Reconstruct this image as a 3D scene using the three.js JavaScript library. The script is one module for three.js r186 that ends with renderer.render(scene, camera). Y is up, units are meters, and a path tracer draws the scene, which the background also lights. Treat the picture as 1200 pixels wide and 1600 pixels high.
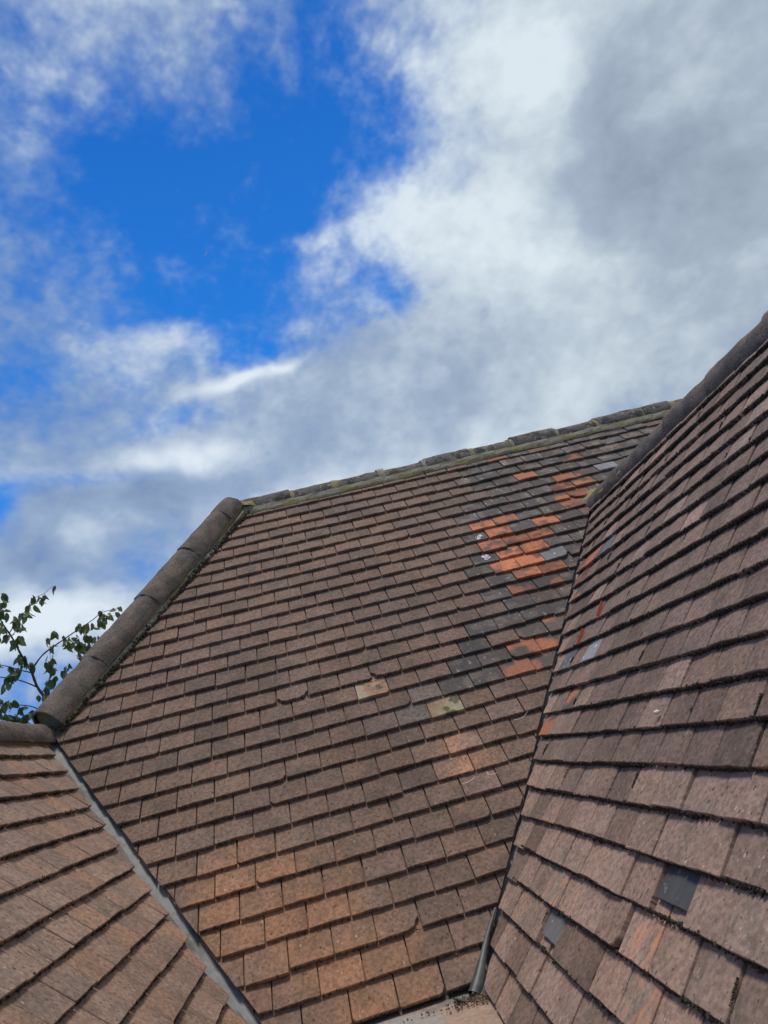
import * as THREE from 'three';
import { mergeGeometries } from 'three/addons/utils/BufferGeometryUtils.js';

// ------------------------------------------------------------------ camera
const HEIGHT = 6.0;                                  // lens above the garden
const YAW = -0.14700711, PITCH = 0.29834759, ROLL = -0.26956079, FOCAL = 1119.642;   // focal length in photo pixels
const camera = new THREE.PerspectiveCamera(2 * Math.atan(800 / FOCAL) * 180 / Math.PI, 0.75, 0.05, 3000);
camera.position.set(0, HEIGHT, 0);
camera.rotation.set(PITCH, YAW, ROLL, 'YXZ');
camera.updateMatrixWorld(true);
const scene = new THREE.Scene();
const renderer = new THREE.WebGLRenderer({ antialias: true });
renderer.toneMapping = THREE.LinearToneMapping;
renderer.toneMappingExposure = 1.0;
renderer.shadowMap.enabled = true;

// ------------------------------------------------------------------ helpers: numbers
function rng(seed) { let a = seed >>> 0; return () => { a = (a + 0x6D2B79F5) >>> 0; let t = a; t = Math.imul(t ^ (t >>> 15), t | 1); t ^= t + Math.imul(t ^ (t >>> 7), t | 61); return ((t ^ (t >>> 14)) >>> 0) / 4294967296; }; }
const clamp = (x, a = 0, b = 1) => Math.min(b, Math.max(a, x));
const smooth = (a, b, x) => { const t = clamp((x - a) / (b - a)); return t * t * (3 - 2 * t); };
const mix = (a, b, t) => a + (b - a) * t;
const mix3 = (a, b, t) => [mix(a[0], b[0], t), mix(a[1], b[1], t), mix(a[2], b[2], t)];
function hash(ix, iy, s) { let h = Math.imul(ix, 374761393) ^ Math.imul(iy, 668265263) ^ Math.imul(s, 1442695041); h = Math.imul(h ^ (h >>> 13), 1274126177); return ((h ^ (h >>> 16)) >>> 0) / 4294967296; }
function vnoise(x, y, s, per = 0) {                  // value noise, periodic when per > 0
  let x0 = Math.floor(x), y0 = Math.floor(y); const fx = x - x0, fy = y - y0;
  let x1 = x0 + 1, y1 = y0 + 1;
  if (per) { x0 = ((x0 % per) + per) % per; x1 = ((x1 % per) + per) % per; y0 = ((y0 % per) + per) % per; y1 = ((y1 % per) + per) % per; }
  const u = fx * fx * fx * (fx * (fx * 6 - 15) + 10), v = fy * fy * fy * (fy * (fy * 6 - 15) + 10);
  return mix(mix(hash(x0, y0, s), hash(x1, y0, s), u), mix(hash(x0, y1, s), hash(x1, y1, s), u), v);
}
function vnoise3(x, y, z, s) {
  const x0 = Math.floor(x), y0 = Math.floor(y), z0 = Math.floor(z), f = (t) => t * t * t * (t * (t * 6 - 15) + 10), u = f(x - x0), v = f(y - y0), w = f(z - z0);
  const p = (k) => { const q = s + (z0 + k) * 131; return mix(mix(hash(x0, y0, q), hash(x0 + 1, y0, q), u), mix(hash(x0, y0 + 1, q), hash(x0 + 1, y0 + 1, q), u), v); };
  return mix(p(0), p(1), w);
}
function fbm3(x, y, z, s, oct, gain = 0.56) { let a = 1, t = 0, n = 0; for (let o = 0; o < oct; o++) { t += a * vnoise3(x, y, z, s + o * 17); n += a; a *= gain; const p = x * 1.6 - y * 1.2, q = x * 1.2 + y * 1.6; x = p * 0.8 + z * 1.2 + 5; z = z * 1.6 - p * 0.6; y = q; } return t / n; }
function fbm(x, y, s, oct = 5, per = 0, gain = 0.5) {
  let a = 1, t = 0, n = 0;
  for (let o = 0; o < oct; o++) { t += a * vnoise(x, y, s + o * 17, per); n += a; a *= gain; x *= 2; y *= 2; if (per) per *= 2; else { const q = x * 0.8 - y * 0.6; y = x * 0.6 + y * 0.8; x = q + 7.3; } }
  return t / n;
}
const V = (x, y, z) => new THREE.Vector3(x, y, z);
const camOrigin = camera.position.clone();
function pixelDir(px, py) { return V(px - 600, -(py - 800), -FOCAL).applyQuaternion(camera.quaternion).normalize(); }
function toPixel(p) { const q = p.clone().sub(camOrigin).applyQuaternion(camera.quaternion.clone().invert()); return q.z > -0.05 ? null : [600 + FOCAL * q.x / -q.z, 800 - FOCAL * q.y / -q.z, -q.z]; }

// ------------------------------------------------------------------ sky: broken cloud over deep blue
const SUN = V(0.02, 0.99, 0.06).normalize();
function buildSky() {
  const W = 2048, H = 2048, data = new Float32Array(W * H * 4);
  // banks and gaps of cloud: pixel of the centre, half-widths in degrees (across, up), turn, amount of cloud, brightness
  const blobs = [
    // the blue gap
    [300, 320, 8.4, 6.8, 10, -0.60, 0], [420, 150, 4.5, 7, 0, -0.22, 0], [400, 430, 6, 4, 20, -0.36, 0], [180, 300, 4, 5, 0, -0.22, 0], [530, 70, 4, 6, 0, -0.42, 0], [340, 500, 5, 2.6, 0, -0.2, 0],
    [520, 250, 3.5, 5, 0, -0.26, 0], [90, 170, 7, 2, -20, -0.12, 0], [420, 330, 5, 5, 0, -0.15, 0],
    // little gaps low on the left and at the edge of the bank
    [395, 545, 3.4, 1.8, 25, -0.50, 0], [300, 655, 4.0, 0.9, 15, -0.52, 0], [245, 612, 1.2, 1.4, 0, -0.30, 0], [190, 740, 6.0, 0.8, 12, -0.45, 0], [20, 800, 2.6, 1.6, 35, -0.75, 0], [610, 470, 2.6, 2.8, 0, -0.42, 0], [640, 210, 3.0, 6, 0, -0.38, 0], [110, 600, 4, 1.2, 10, -0.22, 0], [250, 490, 6, 1.6, 10, -0.16, 0], [740, 250, 4, 4, 0, -0.06, 0],
    // wisps top left
    [60, 90, 6, 6, -30, -0.04, 0.06], [150, 40, 9, 6, 0, -0.14, -0.02], [280, 130, 3.0, 10, 20, 0.34, 0.10], [215, 10, 8, 4, 0, 0.04, 0.02], [440, 60, 1.6, 6, 20, 0.16, 0.04], [130, 150, 2.4, 5, -35, 0.16, 0.05],
    // left bank, thin enough for the blue to tint it
    [10, 330, 4.4, 8, 0, 0.08, 0.04], [60, 480, 8, 5, 0, 0.06, -0.08], [130, 690, 7, 4, 10, 0.08, -0.22], [30, 630, 5, 4, 0, -0.04, -0.14],
    [265, 545, 5.5, 1.9, 12, 0.24, 0.30], [230, 570, 6, 2.2, 12, 0.10, 0.06], [110, 680, 5, 1.8, 5, 0.2, 0.28], [330, 690, 5.4, 1.0, 14, 0.42, 0.38], [60, 745, 5, 1.3, 8, 0.3, 0.28], [230, 715, 4, 1, 10, 0.2, 0.2],
    // long dark bank across the middle
    [480, 625, 10, 3.6, 16, 0.34, -0.04], [300, 750, 9, 2.6, 12, 0.36, -0.10], [120, 855, 9, 3.2, 8, 0.34, -0.06], [375, 590, 3.0, 0.42, 30, 0.4, 0.5], [455, 558, 2.0, 0.5, 20, 0.3, 0.4], [640, 580, 8, 4.0, 0, 0.34, 0.08], [690, 590, 3.4, 2.4, 0, 0.15, -0.14], [520, 690, 8, 1.8, 14, 0.1, -0.05],
    // white low over the ridge and behind the tree
    [500, 745, 5.0, 2.2, 14, 0.4, 0.5], [200, 830, 5, 1.8, 10, 0.4, 0.26], [60, 1010, 10, 2.6, 12, 0.6, 0.62], [130, 955, 6, 2.2, 0, 0.3, 0.1], [60, 920, 6, 2.2, 0, 0.1, -0.16], [700, 690, 8, 2, 12, 0.2, 0.16],
    // bright right-hand cloud
    [720, 60, 6, 7, 0, -0.08, 0.14], [610, 330, 4, 7, 0, -0.22, 0], [570, 490, 4, 3, 10, -0.16, 0], [880, 30, 4.5, 6, 0, 0.4, 0.30], [770, 220, 7, 9, 0, 0.06, 0.16], [910, 190, 2.6, 7, -8, 0.3, 0.26], [700, 380, 8, 4.4, 10, 0.14, 0.22], [640, 330, 3.4, 2.0, 0, 0.18, 0.18], [560, 390, 4, 1.6, 25, 0.26, 0.20], [870, 400, 3.6, 3.4, 0, 0.3, 0.34], [950, 420, 3.2, 2.0, 0, 0.3, 0.26], [500, 365, 3.6, 0.6, 5, 0.34, 0.24],
    // grey inside it
    [990, 180, 3.6, 7, -8, 0.4, -0.18], [1010, 330, 6, 4.6, 0, 0.4, -0.20], [1060, 110, 7, 4, 0, 0.4, -0.04], [1150, 300, 6, 9, 0, 0.45, -0.03], [860, 500, 6, 2.4, 0, 0.35, 0.08], [880, 560, 5, 1.5, 14, 0.3, 0.0], [1000, 470, 6, 1.4, 14, 0.3, 0.14], [1000, 560, 9, 2.2, 14, 0.35, 0.14], [800, 640, 9, 3, 10, 0.3, 0.26], [1180, 60, 5, 5, 0, 0.35, 0.16], [1190, 400, 4, 3, 0, 0.3, 0.08],
  ].map(([px, py, w, h, turn, cov, lum]) => {
    const d = pixelDir(px, py), r = V(1, 0, 0).applyQuaternion(camera.quaternion); r.addScaledVector(d, -r.dot(d)).normalize();
    const u = V(0, 0, 0).crossVectors(r, d).normalize(), a = turn * Math.PI / 180, R = r.clone().multiplyScalar(Math.cos(a)).addScaledVector(u, Math.sin(a)), U = u.clone().multiplyScalar(Math.cos(a)).addScaledVector(r, -Math.sin(a));
    return { d, R, U, w: 180 / Math.PI / w, h: 180 / Math.PI / h, cov, lum };
  });
  const right = pixelDir(1100, 300), left = pixelDir(0, 500);
  const deep = [0.014, 0.135, 0.55], low = [0.030, 0.26, 0.84];
  for (let j = 0; j < H; j++) {
    const el = (j + 0.5) / H * Math.PI - Math.PI / 2, sy = Math.sin(el), cy = Math.cos(el);
    for (let i = 0; i < W; i++) {
      const k = (j * W + i) * 4, az = ((i + 0.5) / W - 0.5) * 2 * Math.PI;
      if (el < -0.03) { data[k] = 0.34; data[k + 1] = 0.34; data[k + 2] = 0.33; data[k + 3] = 1; continue; }
      const dx = Math.cos(az) * cy, dz = Math.sin(az) * cy;
      // turbulence sampled on the sphere itself, so that cloud is drawn out in no one direction
      const X = dx * 4.2 + 11, Y = sy * 4.2 + 3, Z = dz * 4.2 + 5;
      const wx = fbm3(X * 0.9, Y * 0.9, Z * 0.9, 3, 4) - 0.5, wy = fbm3(X * 0.9, Y * 0.9, Z * 0.9, 41, 4) - 0.5, wz = fbm3(X * 0.9, Y * 0.9, Z * 0.9, 5, 4) - 0.5;
      const ex = dx + wx * 0.13, ey = sy + wy * 0.13, ez = dz + wz * 0.13;
      const side = smooth(-0.35, 0.45, (ex * right.x + ey * right.y + ez * right.z) - (ex * left.x + ey * left.y + ez * left.z));
      let cov = mix(0.68, 0.95, side), lum = mix(0.46, 0.52, side);
      for (const b of blobs) {
        const c = ex * b.d.x + ey * b.d.y + ez * b.d.z; if (c < 0.5) continue;
        const a = (ex * b.R.x + ey * b.R.y + ez * b.R.z) * b.w, h = (ex * b.U.x + ey * b.U.y + ez * b.U.z) * b.h, e = a * a + h * h;
        if (e < 7) { const g = Math.exp(-e); cov += b.cov * g; lum += b.lum * g; }
      }
      const tx = X + wx * 0.7, ty = Y * 1.3 + wy * 0.7, tz = Z + wz * 0.7;
      const n1 = fbm3(tx * 1.3, ty * 1.3, tz * 1.3, 11, 6) - 0.5, n2 = fbm3(X * 4.5 + wx, Y * 5.5 + wy, Z * 4.5 + wz, 23, 5) - 0.5, n3 = fbm3(X * 13 + wx * 2, Y * 15 + wy * 2, Z * 13 + wz * 2, 29, 4, 0.65) - 0.5;
      const n4 = fbm3(X * 34 + wx * 4, Y * 38 + wy * 4, Z * 34 + wz * 4, 37, 3, 0.7) - 0.5;
      const edge = 0.6 + 0.4 * smooth(1.1, 0.6, cov + n1 * 0.9);   // cloud is torn at its margins and smooth within
      const c = cov + n1 * 0.9 + n2 * 0.70 + (n3 * 0.46 + n4 * 0.16) * edge;
      const alpha = smooth(0.02, 1.16, c);
      const l = clamp(lum + n1 * 0.46 + n2 * 0.46 + (n3 * 0.32 + n4 * 0.10) * edge);
      const air = mix3(deep, low, smooth(0.9, 0.25, sy));
      const tintL = l < 0.5 ? mix3([0.14, 0.22, 0.39], [0.30, 0.41, 0.60], l / 0.5) : mix3([0.30, 0.41, 0.60], [0.74, 0.83, 0.92], (l - 0.5) / 0.5);
      const tintR = l < 0.5 ? mix3([0.22, 0.28, 0.37], [0.39, 0.47, 0.57], l / 0.5) : mix3([0.39, 0.47, 0.57], [0.70, 0.80, 0.86], (l - 0.5) / 0.5);
      const col = mix3(air, mix3(tintL, tintR, side), alpha);
      data[k] = col[0]; data[k + 1] = col[1]; data[k + 2] = col[2]; data[k + 3] = 1;
    }
  }
  const t = new THREE.DataTexture(data, W, H, THREE.RGBAFormat, THREE.FloatType);
  t.mapping = THREE.EquirectangularReflectionMapping; t.magFilter = t.minFilter = THREE.LinearFilter; t.colorSpace = THREE.LinearSRGBColorSpace; t.needsUpdate = true;
  return t;
}
const skyTexture = buildSky();
scene.background = skyTexture; scene.environment = skyTexture;

const sun = new THREE.DirectionalLight(new THREE.Color(1, 0.89, 0.75), 2.3);
sun.position.copy(SUN).multiplyScalar(40).add(V(0, HEIGHT, -3)); sun.target.position.set(0, HEIGHT, -3);
sun.castShadow = true; sun.shadow.radius = 28; sun.shadow.mapSize.set(2048, 2048);
Object.assign(sun.shadow.camera, { left: -9, right: 9, top: 9, bottom: -9, near: 1, far: 90 });
scene.add(sun, sun.target);

// ------------------------------------------------------------------ helpers: objects
const taken = {};
const numbered = (name) => { const n = taken[name] = (taken[name] ?? -1) + 1; return n ? `${name}_${String(n).padStart(3, '0')}` : name; };
function tag(o, label, category, group) { o.userData.label = label; o.userData.category = category; if (group) o.userData.group = group; return o; }
function thing(name, label, category, group) { const g = new THREE.Group(); g.name = numbered(name); scene.add(g); g.userData.kind = 'thing'; return tag(g, label, category, group); }
function part(name, geometry, material, parent) { const m = new THREE.Mesh(geometry, material); m.name = name; m.castShadow = m.receiveShadow = true; parent.add(m); return m; }
function structure(name, geometry, material) { const m = part(numbered(name), geometry, material, scene); m.userData.kind = 'structure'; return m; }

// ------------------------------------------------------------------ procedural surfaces
function texture(size, metres, fn, { bump } = {}) {  // fn(x, y) in 0..1 -> linear colour, tiling
  const d = new Uint8Array(size * size * 4);
  const enc = (v) => Math.round(255 * clamp(v <= 0.0031308 ? v * 12.92 : 1.055 * Math.pow(v, 1 / 2.4) - 0.055));
  for (let j = 0; j < size; j++) for (let i = 0; i < size; i++) {
    const c = fn(i / size, j / size), k = (j * size + i) * 4;
    if (bump) { d[k] = d[k + 1] = d[k + 2] = Math.round(255 * clamp(c)); } else { d[k] = enc(c[0]); d[k + 1] = enc(c[1]); d[k + 2] = enc(c[2]); }
    d[k + 3] = 255;
  }
  const t = new THREE.DataTexture(d, size, size); t.wrapS = t.wrapT = THREE.RepeatWrapping; t.magFilter = THREE.LinearFilter; t.minFilter = THREE.LinearMipmapLinearFilter; t.generateMipmaps = true;
  t.colorSpace = bump ? THREE.NoColorSpace : THREE.SRGBColorSpace; t.needsUpdate = true;
  return t;
}
function spots(size, count, seed, r0, r1, stretch = 1) {    // mask of small wrapped spots with soft rims
  const m = new Float32Array(size * size), r = rng(seed);
  for (let n = 0; n < count; n++) {
    const cx = r() * size, cy = r() * size, rad = r0 + (r1 - r0) * r() * r(), st = 1 + (stretch - 1) * r(), k = Math.ceil(rad * st + 1), w = 0.45 + 0.55 * r();
    for (let y = -k; y <= k; y++) for (let x = -k; x <= k; x++) {
      const e = Math.hypot(x, y / st) / rad; if (e > 1.2) continue;
      const q = ((Math.floor(cy + y) + size) % size) * size + (Math.floor(cx + x) + size) % size; m[q] = Math.max(m[q], w * smooth(1.2, 0.6, e));
    }
  }
  return (x, y) => m[(Math.floor(y * size) % size) * size + (Math.floor(x * size) % size)];
}
const TS = 1024;
const pits = spots(TS, 900, 5, 1.5, 5, 1.8), pale = spots(TS, 420, 9, 1.2, 4.2, 2.6), crumbs = spots(TS, 3800, 12, 0.8, 2.0, 1);
const grain = (x, y) => fbm(x * 96, y * 96, 77, 3, 96), blotch = (x, y) => fbm(x * 7, y * 7, 31, 5, 7), patch = (x, y) => fbm(x * 4 + 3, y * 4, 57, 5, 4);
const BROWN = [0.330, 0.248, 0.198], SOOT = [0.105, 0.086, 0.071], CLAY = [0.720, 0.245, 0.105], PALE = [0.62, 0.58, 0.52];
// sand-faced brown tile: sand grains, pin-holes, pale flecks, algae blotches
const brownAt = (x, y) => {
  const g = grain(x, y), b = blotch(x, y), p = patch(x, y);
  let c = mix3(BROWN, [0.235, 0.190, 0.152], 0.75 * smooth(0.42, 0.7, b)); c = mix3(c, [0.40, 0.285, 0.215], 0.6 * smooth(0.5, 0.72, p));
  const k = 0.56 + 0.88 * g; c = c.map((v) => v * k);
  c = mix3(c, [0.055, 0.045, 0.04], 0.85 * pits(x, y)); c = mix3(c, PALE, 0.95 * pale(x, y) * smooth(0.32, 0.55, fbm(x * 9, y * 9, 71, 3, 9))); c = mix3(c, [0.5, 0.42, 0.35], 0.35 * crumbs(x, y));
  return c;
};
const texBrown = texture(TS, 1, brownAt);
const texBump = texture(TS, 1, (x, y) => 0.55 + 0.5 * (grain(x, y) - 0.5) - 0.45 * pits(x, y) + 0.15 * crumbs(x, y) + 0.25 * (blotch(x, y) - 0.5), { bump: true });
// machine-made orange clay, with the soot that settles on it in specks and clouds
const texClay = texture(512, 0.5, (x, y) => { const n = fbm(x * 5, y * 5, 91, 5, 5), g = fbm(x * 60, y * 60, 14, 2, 60); let c = mix3(CLAY, [0.40, 0.15, 0.08], smooth(0.4, 0.7, n)); c = c.map((v) => v * (0.85 + 0.3 * g)); return mix3(c, [0.09, 0.07, 0.06], 0.75 * smooth(0.46, 0.74, fbm(x * 10, y * 10, 45, 6, 10)) * smooth(0.25, 0.6, n)); });
const texStain = texture(512, 0.5, (x, y) => { const n = fbm(x * 4, y * 4, 191, 6, 4), g = fbm(x * 70, y * 70, 14, 2, 70); const c = mix3([0.50, 0.19, 0.095], [0.13, 0.105, 0.088], smooth(0.38, 0.58, n)); return c.map((v) => v * (0.75 + 0.5 * g)); });
const texSoot = texture(512, 0.5, (x, y) => { const n = fbm(x * 6, y * 6, 291, 5, 6), g = fbm(x * 60, y * 60, 16, 2, 60); let c = mix3(SOOT, [0.185, 0.148, 0.12], smooth(0.45, 0.72, n)); c = c.map((v) => v * (0.7 + 0.6 * g)); return mix3(c, PALE, 0.45 * smooth(0.70, 0.86, fbm(x * 26, y * 26, 65, 4, 26))); });
const texRub = texture(512, 0.5, (x, y) => { const a = smooth(0.46, 0.74, 0.55 * fbm(x * 6, y * 3, 395, 5, 3) + 0.45 * fbm(x * 40, y * 16, 398, 3, 8)), c = brownAt(x * 0.5, y * 0.5); return mix3(c, [0.60, 0.275, 0.16], 0.85 * a); });
const texSlate = texture(512, 0.5, (x, y) => { const n = fbm(x * 5, y * 5, 391, 5, 5), g = fbm(x * 40, y * 14, 18, 3, 14); let c = mix3([0.085, 0.088, 0.094], [0.15, 0.152, 0.156], n); c = c.map((v) => v * (0.8 + 0.4 * g)); return mix3(c, [0.5, 0.5, 0.48], 0.6 * smooth(0.72, 0.85, fbm(x * 20, y * 20, 67, 4, 20))); });
const texLichen = texture(512, 0.5, (x, y) => { const n = fbm(x * 9, y * 9, 491, 5, 9), m = fbm(x * 5, y * 5, 17, 4, 5), g = fbm(x * 60, y * 60, 18, 2, 60); let c = mix3([0.42, 0.26, 0.16], [0.50, 0.45, 0.29], smooth(0.34, 0.6, m)); c = mix3(c, [0.10, 0.095, 0.07], 0.8 * smooth(0.56, 0.68, n)); return c.map((v) => v * (0.8 + 0.4 * g)); });
const texMortar = texture(512, 0.6, (x, y) => { const n = fbm(x * 6, y * 6, 591, 6, 6), m = fbm(x * 4, y * 4, 27, 5, 4), g = fbm(x * 70, y * 70, 18, 2, 70); let c = mix3([0.21, 0.185, 0.135], [0.36, 0.325, 0.25], n); c = mix3(c, [0.27, 0.235, 0.075], 0.85 * smooth(0.42, 0.66, m)); c = mix3(c, [0.10, 0.092, 0.065], 0.6 * smooth(0.60, 0.78, fbm(x * 22, y * 22, 81, 4, 22))); return c.map((v) => v * (0.75 + 0.5 * g)); });
const texRidge = texture(512, 0.6, (x, y) => { const n = fbm(x * 7, y * 7, 691, 5, 7), m = fbm(x * 12, y * 12, 37, 4, 12), g = fbm(x * 60, y * 60, 18, 2, 60); let c = mix3([0.10, 0.09, 0.08], [0.17, 0.145, 0.12], n); c = mix3(c, [0.045, 0.041, 0.033], 0.8 * smooth(0.48, 0.66, m)); c = mix3(c, [0.30, 0.27, 0.17], 0.7 * smooth(0.62, 0.78, fbm(x * 16 + 1, y * 16, 83, 5, 16))); return c.map((v) => v * (0.7 + 0.6 * g)); });
const hipPale = spots(TS, 1500, 33, 1.0, 3.2, 1.3), hipPits = spots(TS, 2600, 34, 1.2, 3.4, 1.2);
const texHip = texture(TS, 1, (x, y) => { const n = blotch(x + 0.31, y), g = grain(x, y); let c = mix3([0.215, 0.165, 0.125], [0.135, 0.110, 0.088], smooth(0.35, 0.7, n)); c = c.map((v) => v * (0.28 + 1.0 * g)); c = mix3(c, [0.05, 0.045, 0.04], 0.7 * hipPits(x, y)); return mix3(c, [0.55, 0.52, 0.46], 0.6 * hipPale(x, y)); });
const texLead = texture(512, 0.6, (x, y) => { const n = fbm(x * 4, y * 4, 791, 6, 4), g = fbm(x * 50, y * 50, 18, 3, 50); const c = mix3([0.20, 0.213, 0.213], [0.32, 0.33, 0.32], n), d = mix3(c, [0.10, 0.088, 0.07], 0.7 * smooth(0.52, 0.70, fbm(x * 9, y * 5, 97, 5, 5))); return d.map((v) => v * (0.8 + 0.4 * g)); });
const texFelt = texture(512, 1.0, (x, y) => { const n = fbm(x * 5, y * 5, 891, 6, 5), m = fbm(x * 3, y * 3, 47, 5, 3), g = fbm(x * 80, y * 80, 18, 2, 80); let c = mix3([0.27, 0.24, 0.205], [0.37, 0.335, 0.29], n); c = mix3(c, [0.43, 0.25, 0.15], 0.55 * smooth(0.55, 0.72, m)); c = mix3(c, [0.16, 0.15, 0.135], 0.7 * smooth(0.55, 0.7, fbm(x * 8, y * 8, 87, 4, 8))); return c.map((v) => v * (0.8 + 0.4 * g)); });

const mat = (o) => new THREE.MeshStandardMaterial({ roughness: 0.92, metalness: 0, ...o });
const MAT = {
  brown: mat({ map: texBrown, bumpMap: texBump, bumpScale: 0.0032, vertexColors: true }),
  clay: mat({ map: texClay, bumpMap: texBump, bumpScale: 0.001, vertexColors: true, roughness: 0.85 }),
  stain: mat({ map: texStain, bumpMap: texBump, bumpScale: 0.0014, vertexColors: true }),
  rub: mat({ map: texRub, bumpMap: texBump, bumpScale: 0.002, vertexColors: true }),
  soot: mat({ map: texSoot, bumpMap: texBump, bumpScale: 0.0014, vertexColors: true, roughness: 0.88 }),
  slate: mat({ map: texSlate, bumpMap: texBump, bumpScale: 0.0008, vertexColors: true, roughness: 0.75 }),
  lichen: mat({ map: texLichen, bumpMap: texBump, bumpScale: 0.002, vertexColors: true }),
  mortar: mat({ map: texMortar, bumpMap: texBump, bumpScale: 0.004 }),
  ridge: mat({ map: texRidge, bumpMap: texBump, bumpScale: 0.003 }),
  hip: mat({ map: texHip, bumpMap: texBump, bumpScale: 0.003 }),
  lead: mat({ map: texLead, roughness: 0.6, metalness: 0.1 }),
  darkLead: mat({ map: texLead, color: new THREE.Color().setRGB(0.42, 0.44, 0.46), roughness: 0.5, metalness: 0.1 }),
  felt: mat({ map: texFelt, bumpMap: texBump, bumpScale: 0.003 }),
  deck: mat({ color: new THREE.Color().setRGB(0.13, 0.105, 0.08) }),
  slope: mat({ map: texBrown, bumpMap: texBump, bumpScale: 0.002 }),
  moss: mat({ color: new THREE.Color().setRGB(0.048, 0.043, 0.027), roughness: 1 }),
  litter: mat({ color: new THREE.Color().setRGB(0.17, 0.12, 0.075), roughness: 1 }),
  white: mat({ color: new THREE.Color().setRGB(0.72, 0.70, 0.66), roughness: 0.8 }),
  red: mat({ color: new THREE.Color().setRGB(0.46, 0.085, 0.04), roughness: 0.9 }),
  bark: mat({ color: new THREE.Color().setRGB(0.085, 0.070, 0.058) }),
  wall: mat({ color: new THREE.Color().setRGB(0.30, 0.17, 0.12) }),
  grass: mat({ color: new THREE.Color().setRGB(0.06, 0.085, 0.03) }),
};
const TEXM = { brown: 1, rub: 0.5, clay: 0.5, stain: 0.5, soot: 0.5, slate: 0.5, lichen: 0.5 };

// ------------------------------------------------------------------ the three roof slopes, each with its own frame: u along the courses, s up the slope, n out of it
function frame(normal, up, along, h, s0, gauge) {
  const O = camOrigin.clone().addScaledVector(normal, -h);
  return { N: normal, S: up, A: along, O, s0, gauge,
    at: (u, s, n = 0) => O.clone().addScaledVector(along, u).addScaledVector(up, s).addScaledVector(normal, n),
    height: (p) => p.clone().sub(O).dot(normal),
    hit: (px, py, n = 0) => { const d = pixelDir(px, py), t = -(h - n) / d.dot(normal), p = camOrigin.clone().addScaledVector(d, t), q = p.clone().sub(O); return { u: q.dot(along), s: q.dot(up), row: (s0 - q.dot(up)) / gauge, p }; } };
}
const pm = 0.88079989, pl = 0.92802744, pr = 0.85101393, SIN = Math.sin, COS = Math.cos;
const M = frame(V(0, COS(pm), SIN(pm)), V(0, SIN(pm), -COS(pm)), V(1, 0, 0), 2.7689464, 4.5930219, 0.11806814);
const L = frame(V(SIN(pl), COS(pl), 0), V(-COS(pl), SIN(pl), 0), V(0, 0, -1), 0.8534886, 1.1917739, 0.11767135);
const R = frame(V(-SIN(pr), COS(pr), 0), V(COS(pr), SIN(pr), 0), V(0, 0, 1), 0.8070221, 0.4907948, 0.11750797);
const RB = frame(V(SIN(pr), COS(pr), 0), V(-COS(pr), SIN(pr), 0), V(0, 0, -1), 0, 0, 0.1175); // far side of the right wing
RB.O.copy(camOrigin).add(V(2.15, 1.235, 0));
// linear function c + a u + b s on slope F giving the distance, within F, from the line where slope G cuts it
function cut(F, G, gap) {
  const c = F.O.clone().sub(G.O).dot(G.N), a = F.A.dot(G.N), b = F.S.dot(G.N), k = 1 / Math.hypot(a, b);
  return { c: c * k - gap, a: a * k, b: b * k };
}
function lineCut(u0, s0, u1, s1, gap) {               // keeps the right-hand side of the line running from 0 up to 1
  const du = u1 - u0, ds = s1 - s0, k = 1 / Math.hypot(du, ds); return { a: ds * k, b: -du * k, c: (-ds * u0 + du * s0) * k - gap };
}
function clip(poly, h) {
  const out = [], f = (p) => h.c + h.a * p[0] + h.b * p[1];
  for (let i = 0; i < poly.length; i++) { const p = poly[i], q = poly[(i + 1) % poly.length], fp = f(p), fq = f(q); if (fp >= 0) out.push(p); if ((fp >= 0) !== (fq >= 0)) { const t = fp / (fp - fq); out.push([mix(p[0], q[0], t), mix(p[1], q[1], t)]); } }
  return out;
}
const area = (p) => { let a = 0; for (let i = 0; i < p.length; i++) { const q = p[(i + 1) % p.length]; a += p[i][0] * q[1] - q[0] * p[i][1]; } return a / 2; };

const THICK = 0.0185, LENGTH = 0.262, W = 0.168;
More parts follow.
